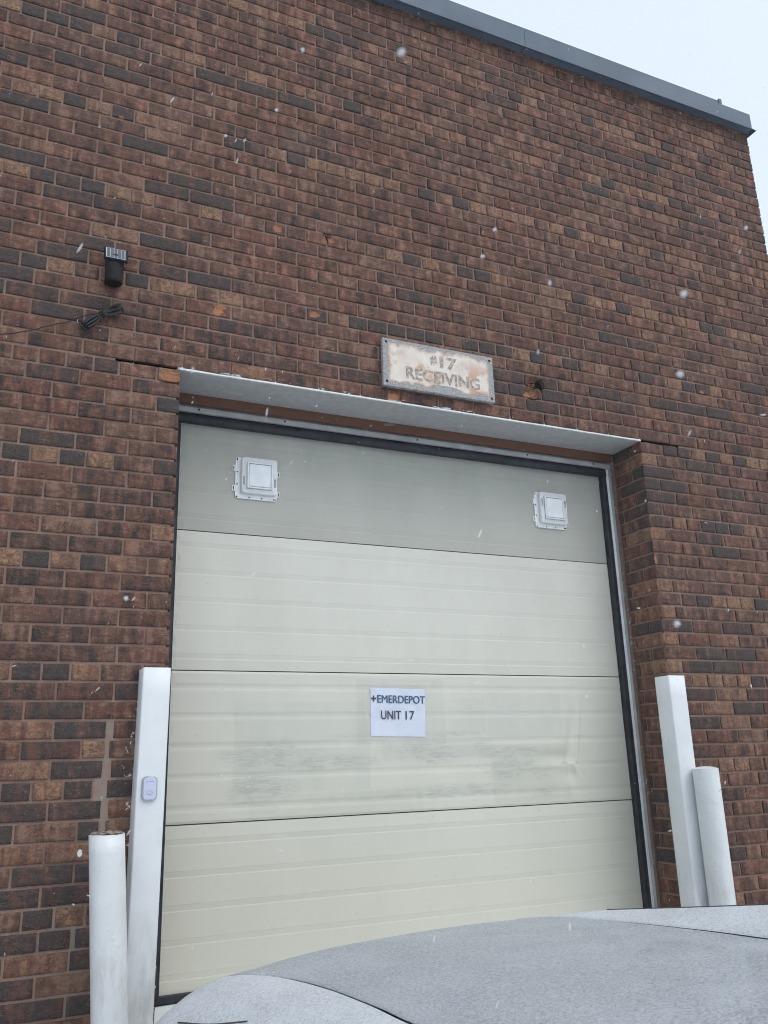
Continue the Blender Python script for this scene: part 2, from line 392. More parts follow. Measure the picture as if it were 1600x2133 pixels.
FENDER = m_snowcar('frosted_silver_paint', (.42, .445, .48), .46, hi=.68)
CARB = simple('silver_car_paint', (.42, .44, .47), .28, .6, .8, var=.05, sc=4, bump=.02)
GAP = simple('black_panel_gap', (.075, .065, .065), .8)
GLASS = simple('dark_car_glass', (.012, .014, .016), .06, 0, 1, var=.1, bump=0)
TYRE = simple('tyre_rubber', (.02, .02, .021), .8); RIM = simple('alloy_rim', (.45, .46, .47), .3, .9)
LAMPM = simple('headlamp_lens', (.55, .58, .6), .08, .2, 1); REDL = simple('tail_lamp_lens', (.35, .02, .015), .15, 0, 1)
ROOFM = simple('roof_membrane', (.30, .31, .32), .9)
SILLM = m_concrete('snowy_concrete', (.28, .27, .255), (.42, .41, .39), .95, .30)
GROUND = m_concrete('snow_dusted_asphalt', (.045, .045, .047), (.085, .085, .088), .92, .38)
tp = NT('clear_tape', .18); tp.b.inputs['Alpha'].default_value = .10; tp.color((.9, .92, .95)); tp.bump(tp.noise(tp.pos(), 30, 3, .5, 1.2), .8, .004); TAPE = tp.m
fl = NT('snow', .7); fl.color((.88, .91, .95)); fl.b.inputs['Alpha'].default_value = .42; FLAKE = fl.m

# ------------------------------------------------------------------ ground
ZL = 2.9455; CR = .067518; Z0 = 1.66262; XR = 2.4091; XE = 3.6278; NTOP = 54
ZT = Z0 + NTOP*CR
g = MB()
xs = sorted(set([-300, -120, -50, -20] + [i*1.0 for i in range(-12, 15)] + [20, 50, 120, 300]))
g.grid(lambda u, v: (xs[round(u*(len(xs)-1))], xs[round(v*(len(xs)-1))], .006*noise.noise(Vector((xs[round(u*(len(xs)-1))]*.7, xs[round(v*(len(xs)-1))]*.7, 0)))-.606), len(xs)-1, len(xs)-1)
o = g.build('ground', GROUND); o['kind'] = 'structure'

# ------------------------------------------------------------------ building
B = thing('brick_building', 'brown brick industrial building with a cream overhead loading door under a white steel lintel', 'building', (1.2, 0, 0))
BL = Vector((1.2, 0, 0))
def part(mb, name, mat, parent=B, off=BL, **k):
    mb.v = [tuple(Vector(v) - off) for v in mb.v]; return mb.build(name, mat, parent, **k)

DARK = [(-0.59,2.51),(-0.4,2.51),(-0.04,2.51),(-0.49,2.1),(-0.29,2.1),(-0.49,2.57),(-0.49,1.7),(-0.39,1.7),(-0.39,1.56),(-0.53,1.56),(-0.31,1.5),(-0.39,1.43),(-0.3,1.36),(-0.14,1.36),(-0.14,1.29),(-0.49,1.29),(-0.29,1.29),(-0.47,1.22),(-0.3,1.23),(-0.15,1.64),(-0.52,1.16),(-0.24,1.15),(-0.4,1.03),(-0.27,1.02),(-0.46,0.95),(-0.32,0.96),(-0.4,0.89),(-0.46,0.82),(-0.35,0.82),(-0.25,0.82),(-0.26,0.75),(-0.46,0.69),(-0.4,0.61),(-0.25,0.61),(-0.29,3.66),(-0.7,3.46),(-0.39,3.47),(-0.57,3.33),(-0.47,3.37),(-0.07,3.52),(-0.07,3.4),(-0.19,3.32),(-0.66,3.26),(0.11,3.38),(-0.58,3.17),(-0.38,3.2),(-0.29,2.91),(-0.04,2.77),(-0.5,3.12),(0.18,3.18),(-0.7,3.19),(-0.69,4.54),(-0.59,4.55),(-0.53,4.61),(-0.45,4.56),(-0.3,4.55),(-0.3,4.48),(-0.53,4.35),(-0.34,4.34),(-0.76,4.26),(-0.51,4.14),(-0.32,4.12),(-0.21,4.0),(-0.14,3.89),(-0.67,3.82),(-0.58,3.73),(-0.49,3.73),(-0.37,3.73),(-0.1,3.79),(-0.45,3.65),(-0.29,3.66),(-0.71,3.46),(-0.69,4.06),(0.58,4.95),(0.67,4.95),(0.77,4.94),(0.1,4.49),(0.29,4.48),(0.49,4.47),(0.79,4.53),(0.05,3.85),(0.55,4.12),(1.06,3.51),(1.36,4.11),(1.17,3.32),(1.36,3.31),(1.55,3.32),(1.64,3.31),(1.84,3.31),(2.02,3.31),(1.42,3.7),(1.55,3.71),(1.09,3.32),(0.98,3.31),(1.17,4.13),(2.15,4.55),(2.27,4.76),(2.44,4.76),(2.64,4.76),(2.84,4.77),(2.44,4.56),(2.22,4.45),(2.44,3.93),(2.93,4.96),(3.12,4.83),(3.04,4.49),(2.73,4.14),(2.14,3.73),(2.43,3.73),(3.4,4.75),(2.23,3.51),(2.43,3.53),(3.03,3.73),(3.14,3.73),(2.54,3.32),(2.83,3.31),(2.92,3.32),(2.52,3.19),(2.72,3.2),(2.93,3.19),(3.1,3.17),(2.6,2.92),(2.69,2.9),(2.89,2.91),(2.49,2.77),(2.6,2.71),(3.02,2.72),(2.46,2.64),(2.45,2.57),(3.22,3.4),(2.12,3.18),(3.13,2.92),(2.98,3.51),(2.8,2.84),(2.45,2.7),(2.6,2.7),(3.01,2.71),(2.45,2.57),(2.48,2.5),(2.8,2.51),(3.02,2.51),(2.91,2.38),(2.61,2.11),(2.71,2.1),(2.5,1.97),(2.92,1.97),(2.72,1.83),(2.91,1.83),(2.62,1.77),(2.82,1.77),(3.1,2.1),(2.61,1.77),(2.62,1.63),(2.93,1.56),(2.61,1.49),(3.01,1.7),(2.72,0.88),(0.79,3.31),(0.88,3.3),(1.58,3.17),(1.71,3.17),(1.58,3.11),(1.7,3.1),(1.87,3.11),(1.74,3.04),(0.77,3.04),(0.71,3.11)]
ORAN = [(-0.5,2.5),(-0.29,2.5),(-0.58,2.1),(-0.39,2.1),(-0.17,2.1),(-0.56,1.69),(-0.29,1.7),(-0.21,1.43),(-0.39,1.29),(-0.15,1.22),(-0.4,1.15),(-0.47,1.1),(-0.33,1.09),(-0.47,1.37),(-0.48,1.49),(-0.4,0.75),(-0.31,0.68),(-0.09,3.32),(0.01,3.33),(-0.04,2.91),(0.2,3.32),(-0.48,3.32),(-0.2,3.72),(-0.73,4.14),(-0.67,4.14),(-0.58,4.14),(-0.39,4.13),(-0.75,3.73),(-0.69,3.74),(-0.28,3.72),(-0.18,3.72),(0.4,4.95),(0.49,4.94),(0.2,4.94),(0.3,4.94),(0.02,4.54),(0.66,4.14),(0.76,4.13),(0.13,3.73),(0.37,4.12),(0.95,4.12),(1.51,4.13),(1.45,4.13),(1.56,4.14),(1.85,4.13),(0.98,3.71),(1.75,3.31),(1.65,3.71),(1.93,3.72),(2.04,3.73),(1.28,4.12),(1.17,3.71),(2.05,4.13),(2.53,4.96),(2.63,4.96),(2.8,4.96),(2.79,4.9),(3.04,4.97),(2.73,4.55),(2.83,4.56),(2.31,4.13),(2.4,4.13),(2.59,4.14),(3.04,4.14),(3.23,4.56),(2.24,3.73),(2.33,3.73),(3.33,4.14),(2.23,4.12),(2.92,4.13),(2.24,3.32),(2.74,3.32),(3.02,3.33),(2.61,3.72),(2.82,3.72),(2.81,3.66),(3.23,3.73),(3.0,2.91),(2.45,2.83),(2.59,2.51),(3.11,3.59),(2.6,2.51),(2.46,2.44),(2.46,2.17),(2.81,2.1),(2.9,2.1),(3.01,2.1),(2.45,2.04),(2.46,1.77),(2.83,1.9),(2.46,1.9),(2.7,1.7),(2.62,1.7),(2.81,1.7),(2.88,1.69),(2.82,1.63),(2.71,1.56),(2.82,1.5),(2.94,1.43),(2.47,1.77),(2.83,0.88),(2.69,0.69)]
CHIPS = [(1.766, 3.168, .040, .032, .026, .45), (1.757, 3.108, .028, .026, .018, .75), (1.806, 3.165, .022, .034, .032, .12), (1.718, 3.096, .022, .018, .004, 1),
         (.152, 3.244, .024, .020, .005, 1), (.166, 3.268, .026, .010, .003, .8), (.592, 3.317, .026, .016, .004, .9), (.976, 2.968, .034, .024, .006, 1), (.655, 3.742, .030, .012, .020, .25),
         (.682, 3.722, .018, .010, .006, .8), (.414, 3.722, .022, .018, .003, .8), (-.04, 2.905, .045, .028, .006, .75), (2.42, 2.30, .01, .02, .004, 1), (1.55, 3.96, .012, .006, .003, 1),
         (2.0, 3.62, .02, .012, .003, 1), (.30, 3.55, .014, .01, .003, .7), (-.30, 4.1, .012, .01, .004, .7), (2.9, 3.3, .016, .012, .003, .8), (.9, 4.3, .02, .01, .003, .6)]
bv, bf, bsm, bp, bt = [], [], [], [], []
rnd = random.Random(5)
def brick(x0, x1, z0, z1, kind=None, left=False, ydep=.09, right=False):
    cx, cz = (x0+x1)/2, (z0+z1)/2
    half = (x1 - x0) < .125
    if kind is None:
        kind = None
        for X, Z in DARK:
            if x0-.004 < X < x1+.004 and z0-.004 < Z < z1+.004: kind = rnd.uniform(0, .08) if half else rnd.uniform(.04, .2)
        for X, Z in ORAN:
            if kind is None and x0-.004 < X < x1+.004 and z0-.004 < Z < z1+.004: kind = rnd.uniform(.86, .98) if half else rnd.uniform(.74, .86)
        if kind is None:
            q = rnd.random()
            if half: kind = rnd.uniform(.02, .2) if q < .13 else (rnd.uniform(.8, .95) if q < .34 else rnd.uniform(.35, .78))
            else: kind = rnd.uniform(.08, .28) if q < .025 else (rnd.uniform(.70, .80) if q < .10 else rnd.uniform(.36, .66))
    chips = [c for c in CHIPS if x0 - c[2] < c[0] < x1 + c[2] and z0 - c[3] < c[1] < z1 + c[3]]
    far = cx < -1.7
    nx = max(2, int((x1-x0)/(.05 if far else .022))); nz = 2 if far else 4
    if chips: nx = int((x1-x0)/.004); nz = 14
    yo = rnd.gauss(0, .0011); tilt = rnd.gauss(0, .006); tx = rnd.gauss(0, .012)
    ru, rv, g2 = rnd.uniform(0, 40), rnd.uniform(0, 40), rnd.random()
    e = .0026
    us = [x0, x0+e] + [x0+e+(x1-x0-2*e)*i/nx for i in range(1, nx)] + [x1-e, x1]
    vs = [z0, z0+e] + [z0+e+(z1-z0-2*e)*i/nz for i in range(1, nz)] + [z1-e, z1]
    b = len(bv); NU, NV = len(us), len(vs)
    for j, z in enumerate(vs):
        for i, x in enumerate(us):
            edge = i in (0, NU-1) or j in (0, NV-1)
            corner = i in (0, NU-1) and j in (0, NV-1)
            jx = .0012*noise.noise(Vector((x*31+ru, z*31, 1))) ; jz = .0012*noise.noise(Vector((x*27, z*27+rv, 5)))
            y = yo + (z-cz)*tilt + (x-cx)*tx + .0011*noise.noise(Vector((x*38+ru, z*38, 2)))
            if edge: y += .0022 + (.002 if corner else 0)
            mask = 0
            for c in chips:
                d = ((x-c[0])/c[2])**2 + ((z-c[1])/c[3])**2 + .7*noise.noise(Vector((x*80, z*80, 3)))
                if d < 1:
                    kk = min(1, (1-d)*2.4); y += c[4]*kk*(.75+.5*noise.noise(Vector((x*150, z*150, 9)))); mask = max(mask, c[5]*min(1, kk*1.6))
            X, Z = x + (jx if i in (0, NU-1) else 0), z + (jz if j in (0, NV-1) else 0)
            if left and i == 0: X = x
            bv.append((X, y, Z)); bp.extend((x-x0+ru, z-z0+rv, 0)); bt.extend((kind, g2, mask, 1))
    for j in range(NV-1):
        for i in range(NU-1):
            a = b + j*NU + i; bf.append((a, a+1, a+NU+1, a+NU)); bsm.append(1)
    # skirt back to the mortar
    ring = [b+i for i in range(NU)] + [b+j*NU+NU-1 for j in range(1, NV)] + [b+(NV-1)*NU+i for i in range(NU-2, -1, -1)] + [b+j*NU for j in range(NV-2, 0, -1)]
    s0 = len(bv)
    for r_ in ring:
        v = bv[r_]; k = r_*3; q = r_*4
        bv.append((v[0], .017, v[2])); bp.extend((bp[k]+.01, bp[k+1]+.01, 0)); bt.extend(bt[q:q+4])
    n = len(ring)
    for i in range(n):
        j = (i+1) % n
        if left and ring[i] in [b+k*NU for k in range(NV)] and ring[j] in [b+k*NU for k in range(NV)]: continue
        bf.append((ring[i], s0+i, s0+j, ring[j])); bsm.append(0)
    if left: side(x0, 0.0, ydep, z0, z1, kind*.9, -1)
    if right: side(x1, 0.0, ydep, z0, z1, kind*.9, 1)
def side(X, y0, y1, z0, z1, kind, sgn):
    b = len(bv); ru, rv, g2 = rnd.uniform(0, 40), rnd.uniform(0, 40), rnd.random(); nu = max(2, int((y1-y0)/.03)); e = .0026
    us = [y0, y0+e] + [y0+e+(y1-y0-2*e)*i/nu for i in range(1, nu)] + [y1-e, y1]
    vs = [z0, z0+e, (z0+z1)/2, z1-e, z1]; NU, NV = len(us), len(vs)
    off = rnd.gauss(0, .0008)
    for j, z in enumerate(vs):
        for i, y in enumerate(us):
            edge = (i in (0, NU-1)) or j in (0, NV-1)
            if i == 0 and y0 == 0: edge = j in (0, NV-1)
            d = off*(0 if i == 0 and y0 == 0 else 1) + .0010*noise.noise(Vector((y*40+ru, z*40, 7)))*(0 if i == 0 else 1)
            bv.append((X + sgn*(-d - (.0022 if edge else 0)), y + (.0022 if (i == 0 and y0 == 0) else 0), z))
            bp.extend((y-y0+ru, z-z0+rv, 0)); bt.extend((kind, g2, 0, 1))
    for j in range(NV-1):
        for i in range(NU-1):
            a = b + j*NU + i; bf.append((a, a+NU, a+NU+1, a+1) if sgn < 0 else (a, a+1, a+NU+1, a+NU)); bsm.append(1)
    ring = [b+i for i in range(NU)] + [b+j*NU+NU-1 for j in range(1, NV)] + [b+(NV-1)*NU+i for i in range(NU-2, -1, -1)] + [b+j*NU for j in range(NV-2, 0, -1)]
    s0 = len(bv)
    for r_ in ring:
        v = bv[r_]; k = r_*3; q = r_*4
        bv.append((X - sgn*.012, v[1], v[2])); bp.extend((bp[k], bp[k+1], 0)); bt.extend(bt[q:q+4])
    n = len(ring)
    for i in range(n):
        j = (i+1) % n; bf.append((ring[i], ring[j], s0+j, s0+i) if sgn < 0 else (ring[i], s0+i, s0+j, ring[j])); bsm.append(0)

XW = -3.2; J = .0045
for n in range(-34, NTOP):
    z0, z1 = Z0 + n*CR + .0051, Z0 + (n+1)*CR - .0051
    if n == 18: z1 -= .002
    if n == 19: z0 += .001
    hd = n % 6 == 0; off = .056 if hd else (.01 if n % 2 else .11); stp = .1 if hd else .2
    def run(a, b_, offx, first=None, left=False, right=False):
        js = []
        k = math.floor((a - offx)/stp) + 1
        while offx + k*stp < b_ - .03: 
            if offx + k*stp > a + .03: js.append(offx + k*stp)
            k += 1
        if first is not None: js = [j for j in js if j > first + .06]; js = [first] + js
        js = [j + rnd.gauss(0, .0016) for j in js]
        xs_ = [a] + js + [b_]
        for i in range(len(xs_)-1):
            L = xs_[i] + (J + rnd.uniform(-.0008, .0012) if i else 0); R = xs_[i+1] - (J if i < len(xs_)-2 else 0)
            yield L, R, i == 0, i == len(xs_)-2
    below = n < 19
    if not below:
        for L, R, f, l in run(XW, XE, off):
            brick(L, R, z0, z1, right=l, ydep=.19 if n % 2 else .09)
    else:
        segs = list(run(XW, 0.0, off))
        if hd:   # closer next to the door
            segs = list(run(XW, -.2495, off)) + [(-.239, -.099, 0, 0), (-.089, 0, 0, 1)]
        for L, R, f, l in segs:
            if -9 <= n <= -3 and L < -.205 < R and R - L > .03:       # old repointed crack beside the post
                if -.215 - L > .03: brick(L, -.215 + rnd.uniform(-.004, .003), z0, z1)
                if R + .196 > .03: brick(-.196 + rnd.uniform(-.003, .004), R, z0, z1)
                continue
            if -15 <= n <= -12:
                cxk = -.245 - .035*(-12 - n)
                if L < cxk < R and cxk - L > .04 and R - cxk > .04:
                    brick(L, cxk - .009, z0, z1); brick(cxk + .009, R, z0, z1); continue
            brick(L, R, z0, z1)
        first = XR + (.150 if hd else (.1 if n % 2 else .2))
        for L, R, f, l in run(XR, XE, (XR + .15 if hd else first) % stp, first=first):
            brick(L, R, z0, z1, left=f, right=l, ydep=.09 if (n % 2 == 0) else .19)
        # reveal bricks behind the corner
        if n % 2 == 0: side(XR, .10, .29, z0, z1, rnd.choice((.1, .4, .5, .6)), -1); side(0.0, .005, .09, z0, z1, .5, 1); side(0.0, .10, .29, z0, z1, .45, 1)
        else: side(XR, .20, .30, z0, z1, rnd.choice((.05, .15, .5, .6)), -1); side(0.0, .005, .19, z0, z1, .5, 1); side(0.0, .20, .30, z0, z1, .2, 1)
    # return wall at the right end
    y = .10 if n % 2 == 0 else .20
    while y < 1.6: side(XE, y, y+.19, z0, z1, rnd.uniform(.2, .8), 1); y += .2
w = MB(); w.v = bv; w.f = [list(f) for f in bf]; w.sm = [bool(s) for s in bsm]
w.attr = {'bp': ('FLOAT_VECTOR', bp), 'tint': ('FLOAT_COLOR', bt)}
wall = part(w, 'brick_wall', BRICK)

mo = MB(); YM = .0068
def slab(mb, x0, x1, z0, z1, y0=YM, y1=.4): mb.box(x0, x1, y0, y1, z0, z1)
def dense(mb, x0, x1, z0, z1):
    nu, nv = max(1, int((x1-x0)/.014)), max(1, int((z1-z0)/.014))
    deep = [c for c in CHIPS if c[4] > .005]
    def my(x, z):
        y = YM + .0014*noise.noise(Vector((x*23, z*23, 0)))
        for c in deep:
            d = ((x-c[0])/c[2])**2 + ((z-c[1])/c[3])**2
            if d < 1.5: y += (c[4]+.008)*min(1, 1.5-d)
        return y
    mb.grid(lambda u, v: (x0+(x1-x0)*u, my(x0+(x1-x0)*u, z0+(z1-z0)*v), z0+(z1-z0)*v), nu, nv)
ZB = Z0 - 35*CR; crk = .015
dense(mo, XW, -.0105, ZB, ZL-crk/2); dense(mo, XR+.0105, XE-.012, ZB, ZL-crk/2)
dense(mo, XW, XE-.012, ZL+crk/2, ZT); dense(mo, XW, -.26, ZL-crk/2, ZL+crk/2); dense(mo, XR+.27, XE-.012, ZL-crk/2, ZL+crk/2)
for X, s in ((XR+.0065, -1), (-.0065, 1)):
    mo.add([(X, YM, ZB), (X, .42, ZB), (X, .42, ZL-crk/2), (X, YM, ZL-crk/2)], [(0, 3, 2, 1) if s < 0 else (0, 1, 2, 3)])
mo.add([(XE-.006, YM, ZB), (XE-.006, 1.7, ZB), (XE-.006, 1.7, ZT), (XE-.006, YM, ZT)], [(0, 1, 2, 3)])
part(mo, 'mortar_joint', MORTAR)
sh = MB()      # the masonry behind the face
slab(sh, XW, -.012, -.62, ZL, .022, .42); slab(sh, XR+.012, XE-.02, -.62, ZL, .022, .42); slab(sh, XW, XE-.02, ZL+.012, ZT-.02, .022, .42)
sh.box(XW, XE-.02, .422, 8.0, -.62, ZT-.03)
part(sh, 'wall_core', VOID)

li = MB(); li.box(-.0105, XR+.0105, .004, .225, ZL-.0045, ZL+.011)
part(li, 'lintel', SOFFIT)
lp = MB(); nseg = 240
for a in range(nseg):      # painted toe of the steel angle, uneven
    x0, x1 = -.004+(XR+.008)*a/nseg, -.004+(XR+.008)*(a+1)/nseg
    h0 = .0035 + .0022*noise.noise(Vector((x0*9, 0, 0))) ; h1 = .0035 + .0022*noise.noise(Vector((x1*9, 0, 0)))
    lp.add([(x0, -.0035, ZL-.005), (x1, -.0035, ZL-.005), (x1, -.0035, ZL-.005+h1+.003), (x0, -.0035, ZL-.005+h0+.003), (x0, .006, ZL-.005), (x1, .006, ZL-.005), (x1, .006, ZL-.002+h1), (x0, .006, ZL-.002+h0)],
           [(0, 1, 2, 3), (3, 2, 6, 7), (1, 0, 4, 5)])
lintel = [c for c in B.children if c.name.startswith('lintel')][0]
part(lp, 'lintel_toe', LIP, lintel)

# parapet: fascia with drip edge, upper cap stopping short of the corner
pa = MB()
def prof(mb, P, x0, x1, bow=.0):
    L = [[(x, y, z) for y, z in P] for x in (x0, x1)]
    mb.loops(L, True, True, False)
for a, b_ in ((-3.2, -.62), (-.615, 1.868), (1.8705, XE-.002)):
    prof(pa, [(-.045, 5.262), (-.064, 5.244), (-.066, 5.247), (-.049, 5.270), (-.049, 5.378), (.30, 5.384), (.30, 5.262)][::-1], a, b_)
pz = MB(); pz.add([(XE-.002, -.05, 5.262), (XE+.018, -.066, 5.246), (XE+.018, .3, 5.246), (XE-.002, .3, 5.262)], [(0, 1, 2, 3), (3, 2, 1, 0)])
par = part(pa, 'parapet_fascia', PARAPET, auto=True, split=True); part(pz, 'drip_edge', PARAPET, par)
pc = MB()
for a, b_ in ((-3.2, -.72), (-.715, 1.812), (1.8145, 3.385)):
    prof(pc, [(-.040, 5.380), (-.040, 5.409), (-.032, 5.418), (.32, 5.425), (.32, 5.380)][::-1], a, b_)
pc.box(3.368, 3.390, -.046, .3, 5.379, 5.4215)
part(pc, 'coping_cap', PARAPET, par, auto=True, split=True)
ro = MB(); ro.box(XW, XE-.02, .301, 8.0, ZT-.02, 5.33); part(ro, 'flat_roof', ROOFM)

# sill
si = MB(); si.grid(lambda u, v: (.0+XR*u, -.03+.33*v, .512+.006*noise.noise(Vector((u*20, v*6, 0))) - .03*max(0, .12-v)*4), 120, 14)
si.box(.001, XR-.001, -.03, .42, -.62, .495)
part(si, 'door_sill', SILLM)

# door frame
fr = MB(); fr.box(.002, XR-.002, .225, .243, ZL-.049, ZL-.005); dfm = part(fr, 'door_frame', BROWN)
jb = MB(); jb.box(XR-.0125, XR+.004, .224, .243, .50, ZL-.012, .001); jb.box(-.004, .0125, .224, .243, .50, ZL-.012, .001)
part(jb, 'jamb', BROWNV, dfm, split=True)
st = MB(); st.box(.010, XR-.012, .246, .262, 2.866, 2.890, .001); st.box(.010, XR-.012, .262, .300, 2.875, 2.960)
part(st, 'head_track', ALU, dfm, split=True)
js = MB(); js.box(XR-.0125, XR-.0085, .244, .300, .51, 2.93); js.box(.0085, .0125, .244, .300, .51, 2.93); part(js, 'side_track', ALU, dfm, split=True)
jr = MB(); jr.box(XR-.026, XR-.0128, .262, .270, .51, 2.872, .001); jr.box(.0128, .026, .262, .270, .51, 2.872, .001); part(jr, 'seal_retainer', ALUB, dfm, split=True)
def wavy(x0, x1, za, zb, y0, y1):
    mb = MB(); n = 90; L = []
    for k in range(n+1):
        z = za + (zb-za)*k/n; w_ = .0018*noise.noise(Vector((z*3, x0*5, 2))) + (.006*math.exp(-((z-za)/.12)**2)*math.sin(z*30) if True else 0)
        L.append([(x0+w_, y0+.004, z), (x0+w_+.003, y0, z), (x1, y0, z), (x1, y1, z), (x0+w_, y1, z)])
    mb.loops(L, True, True); return mb
part(wavy(2.3545, 2.385, .53, 2.865, .268, .2985), 'side_seal', RUBBER, dfm)
part(wavy(.024, .0625, .53, 2.865, .268, .2985), 'side_seal', RUBBER, dfm)
hs_ = MB(); hs_.loops([[(x, .266, 2.878), (x, .262, 2.826+.0015*math.sin(x*9)), (x, .268, 2.823+.0015*math.sin(x*9)), (x, .2985, 2.829), (x, .2985, 2.885)] for x in [.012+(XR-.024)*k/60 for k in range(61)]])
part(hs_, 'head_seal', RUBBER, dfm)
bs = MB(); bs.box(.03, XR-.03, .292, .325, .516, .545, .003); part(bs, 'bottom_seal', RUBBER, dfm)
sc = MB()
for x, z in ((2.4005, 2.80), (2.4005, 2.42), (2.4005, 2.04), (2.4005, 1.65), (2.4005, 1.27), (2.4005, .9)): sc.cyl((XR-.0128, .272, z), .0035, -.002, 10, 'x')
for x in (.134, .532, 1.217, 1.861, 2.287): sc.cyl((x, .246, 2.880), .0045, -.003, 10, 'y')
part(sc, 'screw', SCREW, dfm, split=True)

# overhead door: four ribbed sections
D = bpy.data.objects.new('overhead_door', None); link(D, B)
zj = [2.945, 2.3395, 1.7415, 1.1395, .542]
GR = [.051, .168, .288, .408, .527]
def prof_y(d):      # depth of the ribbed face d below the section top
    y = 0
    for gk in GR:
        if gk < d < gk+.026:
            t = min((d-gk)/.0030, (gk+.026-d)/.004, 1); y = .0020*max(0, t)
    return y
def dent(x, z):
    if z > 1.72 or z < 1.13: return 0, 0
    dy = 0
    # fold running down then turning left along the rib
    xf = 2.055 + .05*(z-1.42)/.3 if z > 1.33 else 2.02 + (1.33-z)*.35
    s = (x-xf)
    a = math.exp(-((z-1.40)/.20)**2)
    dy += -.010*a*math.exp(-(s/.012)**2) + .016*a*math.exp(-((s+.035)/.03)**2)
    b = math.exp(-((z-1.315)/.012)**2)*math.exp(-((x-1.87)/.16)**2); dy += -.010*b
    b = math.exp(-((z-1.355)/.03)**2)*math.exp(-((x-1.93)/.10)**2); dy += .018*b
    b = math.exp(-((z-1.27)/.03)**2)*math.exp(-((x-2.0)/.05)**2); dy += .012*b
    b = math.exp(-(((x-2.055)*.8+(z-1.265)*.6)/.01)**2)*math.exp(-(((x-2.055)*.6-(z-1.265)*.8)/.05)**2); dy += -.006*b
    return dy, 0
for k in range(4):
    zt, zb = zj[k]-.0022, zj[k+1]+.0022; H = zj[k]-zj[k+1]
    ds = {0, zt-zb}
    for gk in GR:
        for e in (0, .0003, .0030, .022, .0257, .0262): ds.add(gk+e-.0022)
    rows_ = sorted(ds)
    if k == 2:
        full = []
        for a, b_ in zip(rows_, rows_[1:]):
            nn = max(1, int((b_-a)/.009)); full += [a+(b_-a)*i/nn for i in range(nn)]
        rows_ = full + [rows_[-1]]
    xs_ = [.03+2.35*i/(300 if k == 2 else 40) for i in range((300 if k == 2 else 40)+1)]
    pm = MB()
    def fn(u, v):
        x = xs_[round(u*(len(xs_)-1))]; d = rows_[round(v*(len(rows_)-1))]; z = zt-d
        y = .300 + prof_y(d) + .0016*noise.noise(Vector((x*2.2, z*3, k)))
        if d == 0 or d == rows_[-1]: y += .003
        return (x, y + .6*dent(x, z)[0], z)
    pm.grid(fn, len(xs_)-1, len(rows_)-1, smooth=False, flip=True)
    n0 = (len(xs_))*(len(rows_))
    pm.box(.03, 2.38, .3075 if k != 2 else .335, .345, zb, zt)
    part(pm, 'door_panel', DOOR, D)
jt = MB(); jt.box(.03, 2.38, .346, .36, .55, 2.94); part(jt, 'panel_joint', VOID, D)

# ------------------------------------------------------------------ guard posts
def square_post(xc, label, w=.100, h=1.705, yf=-.10, lean=0):
    h += .6
    o_ = thing('guard_post', label, 'post', (xc, yf+w/2, -.6), 'white square guard posts')
    mb = MB(); n = 24; hw = w/2; r = .006
    L = []
    for k in range(n+1):
        z = h*k/n; dx = lean*(z-h)
        L.append([(p_[0]+dx+.0006*noise.noise(Vector((p_[0]*9, z*5, p_[2]*9))), p_[2], z) for p_ in rrect(w, w, r, 0, 0, 0, 3)])
    L.append([(p_[0]*.96, p_[1]*.96, h+.0015) for p_ in L[-1]])
    mb.loops(L, True, True, True); mb.build('post_tube', WHITE, o_)
    b_ = MB(); b_.box(-.10, .10, -.10, .098, 0, .012, .002); b_.build('base_plate', WHITE, o_)
    return o_
square_post(-.058, 'white painted square steel post with a doorbell, guarding the left side of the loading door', .099, 1.705, lean=.0115)
square_post(2.3695, 'white painted square steel post guarding the right side of the loading door', .100, 1.708)
def pipe(x, y, h, label, rough, lean=0):
    h += .6
    o_ = thing('pipe_bollard', label, 'bollard', (x, y, -.6), 'white round pipe bollards')
    mb = MB(); n = 40; L = []; R = .0572
    for k in range(31):
        z = h*k/30; lz = lean*min(h-z, .75)
        L.append([((R+.0006*noise.noise(Vector((math.cos(a)*2, math.sin(a)*2, z*7+x))))*math.cos(a)+lz, (R+.0006*noise.noise(Vector((math.cos(a)*2, math.sin(a)*2, z*7))))*math.sin(a), z + (.0035*noise.noise(Vector((a*3, 1, x))) if (k == 30 and rough) else 0)) for a in [2*math.pi*i/n for i in range(n)]])
    if rough: L.append([(p_[0]*.9, p_[1]*.9, p_[2]-.001) for p_ in L[-1]])
    mb.loops(L, True, rough, True); mb.build('pipe', WHITEP, o_)
    cp = MB()
    if rough:
        cp.grid(lambda u, v: ((.054*(.02+.98*v))*math.cos(u*2*math.pi), (.054*(.02+.98*v))*math.sin(u*2*math.pi), h+.0085*(noise.noise(Vector((math.cos(u*6.2832)*v*2.6, math.sin(u*6.2832)*v*2.6, 4)))*1.0+.55)*(1 if v < .93 else .3)+.001), 30, 9)
        cp.build('concrete_fill', ROCK, o_)
    else:
        cp.grid(lambda u, v: ((.0572*(.02+.98*v))*math.cos(u*2*math.pi), (.0572*(.02+.98*v))*math.sin(u*2*math.pi), h+.010*(1-v*v)), 40, 8)
        cp.build('domed_cap', WHITEP, o_)
    fo = MB(); fo.cyl((lean*.75, 0, 0), .075, .02, 28, r2=.062); fo.build('concrete_collar', SILLM, o_)
pipe(-.2115, -.172, 1.152, 'white round pipe bollard with a rough broken concrete top, left of the doorbell post', True, .074)
pipe(2.4155, -.16, 1.283, 'white round pipe bollard with a smooth domed cap, touching the right square post', False)

